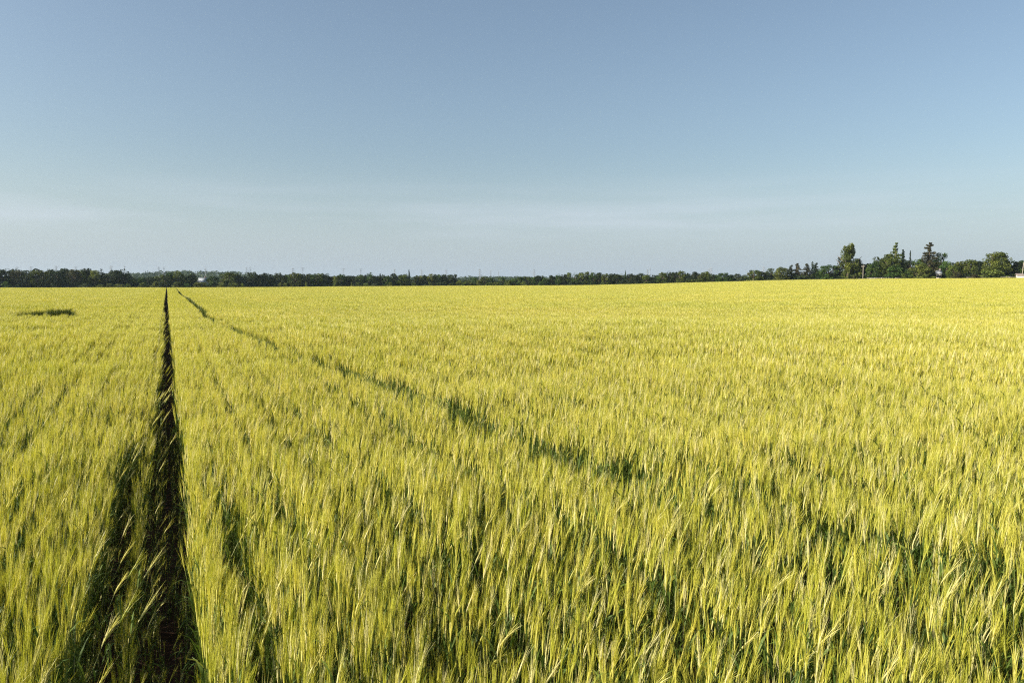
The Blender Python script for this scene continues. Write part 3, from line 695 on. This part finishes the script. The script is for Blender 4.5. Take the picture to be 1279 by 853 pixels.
def barley(x, y, hs, detail):
    """barley plants rooted at (x, y); hs stem heights. detail 2 = close up, 1 = middle distance, 0 = far"""
    n = len(x); out = []
    lean = rng.normal([0.018, 0.0], [0.024, 0.036], (n, 2))
    wild = rng.random(n) < 0.035; lean[wild] += rng.normal([0.11, 0.0], [0.10, 0.07], (wild.sum(), 2))
    v = rng.random(n) ** (1.3 if detail else 1.7)
    k = 5 if detail == 2 else 3
    t = np.linspace(0, 1, k)
    base = np.stack([x, y, 0 * x], 1)
    S = base[:, None, :] + np.stack([lean[:, :1] * t ** 1.9, lean[:, 1:] * t ** 1.9, hs[:, None] * t], -1)
    ph = rng.uniform(0, math.pi, n); side = np.stack([np.cos(ph), np.sin(ph), 0 * ph], 1)
    w = {2: .0019, 1: .0024, 0: .0036}[detail]
    out.append((ribbons(S, np.tile(np.linspace(1, .7, k), (n, 1)) * w, side), v, 0))
    # ear: carries on the stem and nods
    tip = S[:, -1]; d0 = np.stack([lean[:, 0] * 1.9, lean[:, 1] * 1.9, hs], 1); d0 /= np.linalg.norm(d0, axis=1)[:, None]
    nod = rng.gamma(1.5, 0.13, n) + (rng.random(n) < .08) * rng.uniform(.3, 1.0, n); nd = np.stack([rng.normal(.8, .5, n), rng.normal(0, .6, n), np.full(n, -.15)], 1); nd /= np.linalg.norm(nd, axis=1)[:, None]
    d1 = d0 + nd * nod[:, None]; d1 /= np.linalg.norm(d1, axis=1)[:, None]
    el = rng.uniform(.06, .085, n)
    ke = 5 if detail == 2 else 3
    te = np.linspace(0, 1, ke)
    E = tip[:, None, :] + (d0[:, None, :] * (te - te ** 2 / 2)[None, :, None] + d1[:, None, :] * (te ** 2 / 2 + te * .0)[None, :, None]) * el[:, None, None] * 1.1
    rad = {2: np.array([.002, .0040, .0043, .0034, .0012]), 1: np.array([.003, .006, .002]), 0: np.array([.004, .009, .003])}[detail]
    if detail == 2: out.append((spindles(E, np.tile(rad, (n, 1))), v, 1))
    else: out.append((ribbons(E, np.tile(rad, (n, 1)), side), v, 1))
    # awns
    na, aw = {2: (14, .0008), 1: (8, .0017), 0: (3, .0033)}[detail]
    ti = np.tile(np.linspace(.1, 1, na), n); pi = np.repeat(np.arange(n), na)
    ei = np.clip((ti * (ke - 1)).astype(int), 0, ke - 1); root = E[pi, ei]
    ax = E[pi, -1] - E[pi, 0]; ax /= np.linalg.norm(ax, axis=1)[:, None]
    rd = rng.normal(size=(n * na, 3)); rd -= (rd * ax).sum(1)[:, None] * ax; rd /= np.linalg.norm(rd, axis=1)[:, None]
    al = rng.uniform(.085, .13, n * na) * (1.15 - .35 * ti); spd = rng.uniform(.04, .20, n * na)
    a1 = root + (ax + rd * spd[:, None]) * (al * .55)[:, None]
    a2 = root + (ax + rd * (spd * 1.15)[:, None]) * al[:, None]; a2[:, 2] -= rng.uniform(0, .012, n * na)
    A = np.stack([root, a1, a2], 1) if detail == 2 else np.stack([root, a2], 1)
    sd_ = np.cross(ax, rng.normal(size=ax.shape)); sd_ /= np.linalg.norm(sd_, axis=1)[:, None]
    wv = np.array([1, .8, .15]) if detail == 2 else np.array([1, .25])
    out.append((ribbons(A, np.tile(wv * aw, (len(A), 1)), sd_), v[pi], 2))
    # leaves
    nl = {2: 4, 1: 4, 0: 4}[detail]
    pi = np.repeat(np.arange(n), nl); f = rng.uniform(.15, 1.0, n * nl) ** .7
    r0 = base[pi] + np.stack([lean[pi, 0] * f ** 1.9, lean[pi, 1] * f ** 1.9, hs[pi] * f], 1)
    th = rng.uniform(0, 2 * math.pi, n * nl); o = np.stack([np.cos(th), np.sin(th), 0 * th], 1)
    ll = rng.uniform(.12, .24, n * nl) * (1.15 - .45 * f); kl = 4 if detail == 2 else 3; tl = np.linspace(0, 1, kl)
    sp_ = rng.uniform(.25, .75, n * nl)
    Lf = r0[:, None, :] + o[:, None, :] * (ll * sp_)[:, None, None] * (tl ** 1.2)[None, :, None]
    Lf[:, :, 2] += ll[:, None] * (tl - rng.uniform(.15, .8, n * nl)[:, None] * tl ** 2.4) * .95
    lw = np.interp(tl, [0, .3, 1], [.6, 1, .08]) * {2: .0048, 1: .005, 0: .008}[detail]
    sl = np.stack([-np.sin(th), np.cos(th), rng.normal(0, .5, n * nl)], 1)
    out.append((ribbons(Lf, np.tile(lw, (len(Lf), 1)), sl), np.clip(v[pi] * .5 + rng.random(n * nl) * .5, 0, 1) ** (1.0 + f), 3))
    Vs, Fs, At, Mi, off = [], [], [], [], 0
    for (V_, F_, per), vv, mi in out:
        Vs.append(V_); Fs.append(F_ + off); off += len(V_); At.append(np.repeat(vv, per)); Mi.append(np.full(len(F_), mi))
    return np.concatenate(Vs), np.concatenate(Fs), np.concatenate(At), np.concatenate(Mi)

PITCHROW = 2.0 / 15
ROWH = np.random.default_rng(5).normal(1.0, .022, 15); ROWH[[2, 5, 7, 10, 12]] -= .04
ROWX = np.random.default_rng(6).normal(0, .006, 15)
def row_h(x):                       # drill rows differ a little in height, the same way at every distance
    return ROWH[np.floor(np.asarray(x) / PITCHROW).astype(int) % 15]
tufts = bpy.data.collections.new('barley_tufts')       # source plants for the crop; never placed by themselves
def tuft(x, y, detail, hrow=1.0):
    hs = rng.normal(.60, .035, len(x)) * hrow; low = rng.random(len(x)) < .13; hs[low] *= rng.uniform(.55, .9, low.sum())
    V_, F_, a, mi = barley(x, y, hs, detail)
    me = mesh_np('barley_tuft', V_, F_, [M_STEM, M_EAR, M_AWN, M_LEAF], mi, {'v': ('POINT', a)})
    o = bpy.data.objects.new('barley_tuft', me); tufts.objects.link(o); return o
def rowpts(n, ln): return rng.normal(0, .014, n), rng.uniform(-ln / 2, ln / 2, n)
made = []; IDX = {}
def mk(key, cnt, fn):
    IDX[key] = (len(made), cnt)
    for _ in range(cnt): made.append(fn())
mk('A', 18, lambda: tuft(*rowpts(17, .26), 2))
mk('T', 6, lambda: tuft(*rowpts(4, .26), 2))
mk('Bs', 8, lambda: tuft(*rowpts(17, .26), 1))
mk('B', 8, lambda: tuft(*rowpts(66, 1.02), 1))
mk('D', 6, lambda: tuft(*rowpts(30, .52), 0))
def block():
    xs, ys, hr = [], [], []
    for j in range(15):                 # a block is centred on odd metres, so its first row is row 7.5 of the repeat
        a, b = rowpts(115, 2.04); x0 = PITCHROW * (j + .5); xs.append(a + x0 - 1 + ROWX[j]); ys.append(b); hr.append(np.full(115, ROWH[j]))
    return tuft(np.concatenate(xs), np.concatenate(ys), 0, np.concatenate(hr))
mk('C', 5, block)
order = {o.name: i for i, o in enumerate(sorted(made, key=lambda o: o.name))}
REMAP = np.array([order[o.name] for o in made])

# the second, curving wheel track, read off the photograph and laid on the crop
TRK_PX = [(220.5, 361.0), (228.4, 369), (237, 373.5), (244.4, 379.5), (252.8, 388), (263, 396.5), (272.5, 401), (330, 422), (400, 445), (450, 463), (520, 487),
          (620, 521), (740, 566), (920, 612), (1090, 662), (1400, 735)]
TRK = []
for u, v in TRK_PX:
    s = -slope_of(u, v + 0.0); r = (EYE - CROP) / max(s, 1e-4)
    for _ in range(8):
        a = math.radians(az_of(u)); d = ray(u, v); a = math.atan2(d[0], d[1])
        r = (EYE - CROP - float(terrain(r * math.sin(a), r * math.cos(a)))) / max(s, 1e-4)
        r = min(max(r, 1.5), 430)
    TRK.append((r * math.sin(a), r * math.cos(a)))
TRK = np.array(TRK)
seg = []
for i in range(len(TRK) - 1):
    m_ = max(2, int(np.linalg.norm(TRK[i + 1] - TRK[i]) / .1)); t = np.linspace(0, 1, m_, endpoint=False)[:, None]
    seg.append(TRK[i] * (1 - t) + TRK[i + 1] * t)
TRKD = np.concatenate(seg); TRKD = TRKD[np.argsort(TRKD[:, 1])]
def track_dx(x, y):                 # sideways distance from the curving track
    tx = np.interp(y, TRKD[:, 1], TRKD[:, 0]); sl = np.interp(y, TRKD[1:, 1], np.clip(np.gradient(TRKD[:, 0], TRKD[:, 1] + 1e-6 * np.arange(len(TRKD)))[1:], -5, 5))
    return (x - tx) / np.sqrt(1 + sl ** 2)
def ground_px(u, v):
    d = ray(u, v); a = math.atan2(d[0], d[1]); r = (EYE - CROP) / -slope_of(u, v); return r * math.sin(a), r * math.cos(a)
pa, pb = np.array(ground_px(18, 393.0)), np.array(ground_px(98, 391.5))
BAZ = (math.degrees(math.atan2(pa[0], pa[1])), math.degrees(math.atan2(pb[0], pb[1]))); BR = float(np.hypot(*pa)) - 1.5
def bare(x, y):                     # the bare slit in the crop on the left
    az = np.degrees(np.arctan2(x, y)); r = np.hypot(x, y)
    tx = (az - BAZ[0]) / (BAZ[1] - BAZ[0]); wd = (5.5 + 9.5 * np.clip(tx, 0, 1) ** .8) * (tx > 0) * (tx < 1) * np.clip((1 - tx) * 9, 0, 1) ** .5
    r0 = BR + .6 * np.sin(tx * 5); return (r > r0) & (r < r0 + wd)

def vnoise(x, y, s, seed):
    r = np.random.default_rng(seed); g = r.random((256, 256)); X = x / s; Y = y / s
    xi = np.floor(X).astype(int); yi = np.floor(Y).astype(int); fx = X - xi; fy = Y - yi; fx = fx * fx * (3 - 2 * fx); fy = fy * fy * (3 - 2 * fy)
    G = lambda a, b: g[a % 256, b % 256]
    return (G(xi, yi) * (1 - fx) + G(xi + 1, yi) * fx) * (1 - fy) + (G(xi, yi + 1) * (1 - fx) + G(xi + 1, yi + 1) * fx) * fy

RA, RB = 11.0, 42.0
rows = [-.175, -.29, -.38, -.455, -.56, -.645, -.75] + [.105, .165, .245, .335, .42, .56, .64]
j = np.arange(0, 400); xr = PITCHROW * (j + .5); xn = -xr[::1] + ROWX[np.floor(-xr / PITCHROW + 1e-6).astype(int) % 15]; xr = xr + ROWX[j % 15]
rows = np.array(rows + [a for a in xr if a > .72] + [a for a in xn if a < -.80])
pts, idx, scl, rot = [], [], [], []
def emit(x, y, key, hscale=1.0):
    n = len(x)
    if not n: return
    if key in ('A', 'Bs'): y = y + rng.uniform(-.03, .03, n)
    z = terrain(x, y); b, c = IDX[key]
    pts.append(np.stack([x, y, z - .005], 1)); idx.append(REMAP[b + rng.integers(0, c, n)])
    hn = .93 + .14 * vnoise(x, y, 1.1, 3) + .10 * (vnoise(x, y, .33, 4) - .5) * (1 if key in ('A', 'Bs', 'T', 'B') else .3) + .06 * (vnoise(x, y, 9, 5) - .5)
    s = hn * hscale * (row_h(x) if key in ('A', 'Bs', 'B', 'D') else 1.0)
    lat = np.clip(np.broadcast_to(np.asarray(hscale, float) * 1.15, (n,)), .45, 1.0)     # stunted plants are smaller all round
    if key in ('A', 'Bs', 'B', 'D'): lat = lat * (.74 + .26 * sst(np.abs(x), 1.5, 6.0))     # tight, clear drill rows beside the tramline
    scl.append(np.stack([lat, np.ones(n), s], 1))
    tl = .05 if key in ('A', 'Bs', 'T') else (.05 if key in ('B', 'D') else .012)
    rx = (vnoise(x, y, .8, 11) - .5) * tl * 2 + rng.normal(0, tl * .35, n); ry = (vnoise(x, y, .8, 12) - .5) * tl * 2 + rng.normal(0, tl * .35, n)
    rot.append(np.stack([rx, ry, rng.normal(0, tl * .5, n)], 1))
def inview(x, y):
    az = np.degrees(np.arctan2(x, y)); r = np.hypot(x, y)
    return ((az > -27) & (az < 70)) | (r < RA)
# near and middle distance: one row piece after another
def rowband(step, r0, r1, key, xmax):
    rw = rows[np.abs(rows) < xmax]; y = np.arange(-3 if r0 == 0 else 0, r1 + step, step)
    X, Y = np.meshgrid(rw, y); X = X.ravel(); Y = Y.ravel()
    # keep every piece inside whichever ring its 1 m cell belongs to
    yc = (np.floor(Y) + .5); rr = np.hypot(X, yc); k = (rr >= r0) & (rr < r1) & inview(X, Y) & (np.hypot(X, Y) > .75)
    return X[k], Y[k] + .01                 # clear of cell borders
def cut(X, Y, soft=False):
    d = track_dx(X, Y); r = np.hypot(X, Y); wv = np.where(r < 3.8, .13, np.where(r < 9, .19, .18)) + .01 * (vnoise(X, Y, .6, 31) - .5) * 2
    p = np.where(r < 3.8, .65, np.where(r < 7, .9, 1.0))
    t = (np.abs(d) < wv) & (rng.random(len(X)) < p) & (Y > .5)
    return t | bare(X, Y)
X, Y = rowband(.25, 0, RA, 'A', 40); c = cut(X, Y) | (np.isclose(X, -.29) & (Y < rng.uniform(5, 8, len(X)))) | (np.isclose(X, .245) & (Y < rng.uniform(4, 7, len(X))))
thin = np.isclose(X, -.175)
X2 = X + rng.normal(0, .006, len(X))
gapn = vnoise(X, Y, .45, 21) > .955
k = ~c & ~thin & ~gapn; emit(X2[k], Y[k], 'A')
k = thin & ~c & (rng.random(len(X)) < .5 + .06 * Y); emit(X2[k] - .02, Y[k], 'A', np.clip(.46 + .045 * Y[k], .5, .9))
k = c & (rng.random(len(X)) < .35) & (np.abs(X) > .5); emit(X2[k], Y[k], 'T', .6)
# stunted, shaded plants between the wheel marks
yy = np.arange(.8, RA, .17); n_ = len(yy)
for x0, hh, pr in ((-.12, .5, .7), (-.06, .40, .55), (-.01, .34, .4), (.04, .45, .6), (-.27, .5, .7), (-.32, .5, .5), (.255, .55, .6)):
    k = rng.random(n_) < pr; emit(x0 + rng.normal(0, .02, k.sum()), yy[k], 'T', hh)
near_bare = lambda x, y: (x > -8.5) & (x < -1) & (y > BR - 4) & (y < BR + 15)
ncol = lambda x, y: (np.abs(track_dx(x, y)) < 1.1) | (np.abs(x) < 2) | near_bare(x, y)
X, Y = rowband(.25, RA, RB, 'Bs', 60); k = ncol(np.floor(X / 2) * 2 + 1, np.floor(Y) + .5); X, Y = X[k], Y[k]; c = cut(X, Y)
q = np.isclose(X, -.175); emit(X[~c & ~q], Y[~c & ~q], 'Bs'); q = q & ~c & (rng.random(len(X)) < np.clip(1.2 - Y / 40, 0, 1)); emit(X[q], Y[q], 'Bs', .86)
X, Y = rowband(1.0, RA, RB, 'B', 60); Y = np.floor(Y) + .5; k = ~ncol(np.floor(X / 2) * 2 + 1, Y); emit(X[k], Y[k], 'B')
# far: 2 x 2 m blocks, single rows beside the wheel tracks
g = np.arange(-400, 460, 2.0) + 1; GX, GY = np.meshgrid(g, np.arange(0, 460, 2.0) + 1); GX = GX.ravel(); GY = GY.ravel()
r = np.hypot(GX, GY); az = np.degrees(np.arctan2(GX, GY)); far = (np.hypot(GX, GY) >= RB) & (r < edge_r(az)) & (az > -27) & (az < 70)
# close the ring between the two grids: blocks whose cells were left out by the row pieces
GX, GY = GX[far], GY[far]
nc = near_bare(GX, GY) | (np.abs(GX) < 2) | (np.abs(track_dx(GX, GY)) < 1.9) & (GX < 8)
emit(GX[~nc], GY[~nc], 'C')
bx, by = GX[nc], GY[nc]
o_ = (np.arange(4) * .5 - .75)
for q in (-1, 1):
    for rr_ in rows[(np.abs(rows) < 12)]:
        m_ = (rr_ >= bx - 1) & (rr_ < bx + 1)
        if q < 0 or not m_.any(): continue
        YY = (by[m_][:, None] + o_[None, :]).ravel(); XX = np.full(len(YY), rr_)
        c = bare(XX, YY) | (np.abs(track_dx(XX, YY)) < .22) | (abs(rr_ + .175) < .01) | (abs(rr_ - .105) < .01) & (YY > 80)
        emit(XX[~c], YY[~c], 'D')
# thin ring where a middle-distance cell and a far block disagree
X, Y = rowband(1.0, RB, RB + 3.2, 'B', 60); Y = np.floor(Y) + .5
bxx = np.floor(X / 2) * 2 + 1; byy = np.floor(Y / 2) * 2 + 1; k = (np.hypot(bxx, byy) < RB) & (np.abs(X) > .1) & ~bare(X, Y); emit(X[k], Y[k], 'B')

PTS = np.concatenate(pts); print('barley instances', len(PTS))
me = bpy.data.meshes.new('barley_crop'); me.vertices.add(len(PTS)); me.vertices.foreach_set('co', PTS.astype(np.float32).ravel())
a = me.attributes.new('pick', 'INT', 'POINT'); a.data.foreach_set('value', np.concatenate(idx).astype(np.int32))
a = me.attributes.new('scl', 'FLOAT_VECTOR', 'POINT'); a.data.foreach_set('vector', np.concatenate(scl).astype(np.float32).ravel())
a = me.attributes.new('rot', 'FLOAT_VECTOR', 'POINT'); a.data.foreach_set('vector', np.concatenate(rot).astype(np.float32).ravel())
crop = link('barley_crop', me)
tag(crop, 'dense rows of ripening yellow-green bearded barley filling the field', None, None, 'stuff')
ng = bpy.data.node_groups.new('sow_barley', 'GeometryNodeTree')
ng.interface.new_socket('Geometry', in_out='INPUT', socket_type='NodeSocketGeometry'); ng.interface.new_socket('Geometry', in_out='OUTPUT', socket_type='NodeSocketGeometry')
gi = ng.nodes.new('NodeGroupInput'); go = ng.nodes.new('NodeGroupOutput'); ip = ng.nodes.new('GeometryNodeInstanceOnPoints')
ci = ng.nodes.new('GeometryNodeCollectionInfo'); ci.inputs[0].default_value = tufts; ci.inputs['Separate Children'].default_value = True; ci.inputs['Reset Children'].default_value = True
def na_(name, ty):
    n = ng.nodes.new('GeometryNodeInputNamedAttribute'); n.data_type = ty; n.inputs['Name'].default_value = name; return n.outputs['Attribute']
er_ = ng.nodes.new('FunctionNodeEulerToRotation')
K = ng.links.new
K(gi.outputs[0], ip.inputs['Points']); K(ci.outputs[0], ip.inputs['Instance']); ip.inputs['Pick Instance'].default_value = True
K(na_('pick', 'INT'), ip.inputs['Instance Index']); K(na_('scl', 'FLOAT_VECTOR'), ip.inputs['Scale'])
K(na_('rot', 'FLOAT_VECTOR'), er_.inputs[0]); K(er_.outputs[0], ip.inputs['Rotation'])
K(ip.outputs[0], go.inputs[0])
md = crop.modifiers.new('sow', 'NODES'); md.node_group = ng

# ------------------------------------------------------------------ air
HAZE = 0.00006
if HAZE:
    m, nt, out = new_mat('haze'); pv = nt.nodes.new('ShaderNodeVolumePrincipled'); pv.inputs['Color'].default_value = (0.65, 0.82, 1.0, 1)
    pv.inputs['Density'].default_value = HAZE; pv.inputs['Anisotropy'].default_value = 0.2
    nt.links.new(pv.outputs[0], out.inputs['Volume'])
    mb = MB(); mb.box((0, 0, 35), (10100, 10100, 110)); hz = mb.build('haze', m); tag(hz, 'thin bluish summer haze over the field and hills', None, None, 'stuff')
    m.cycles.homogeneous_volume = True if hasattr(m.cycles, 'homogeneous_volume') else None
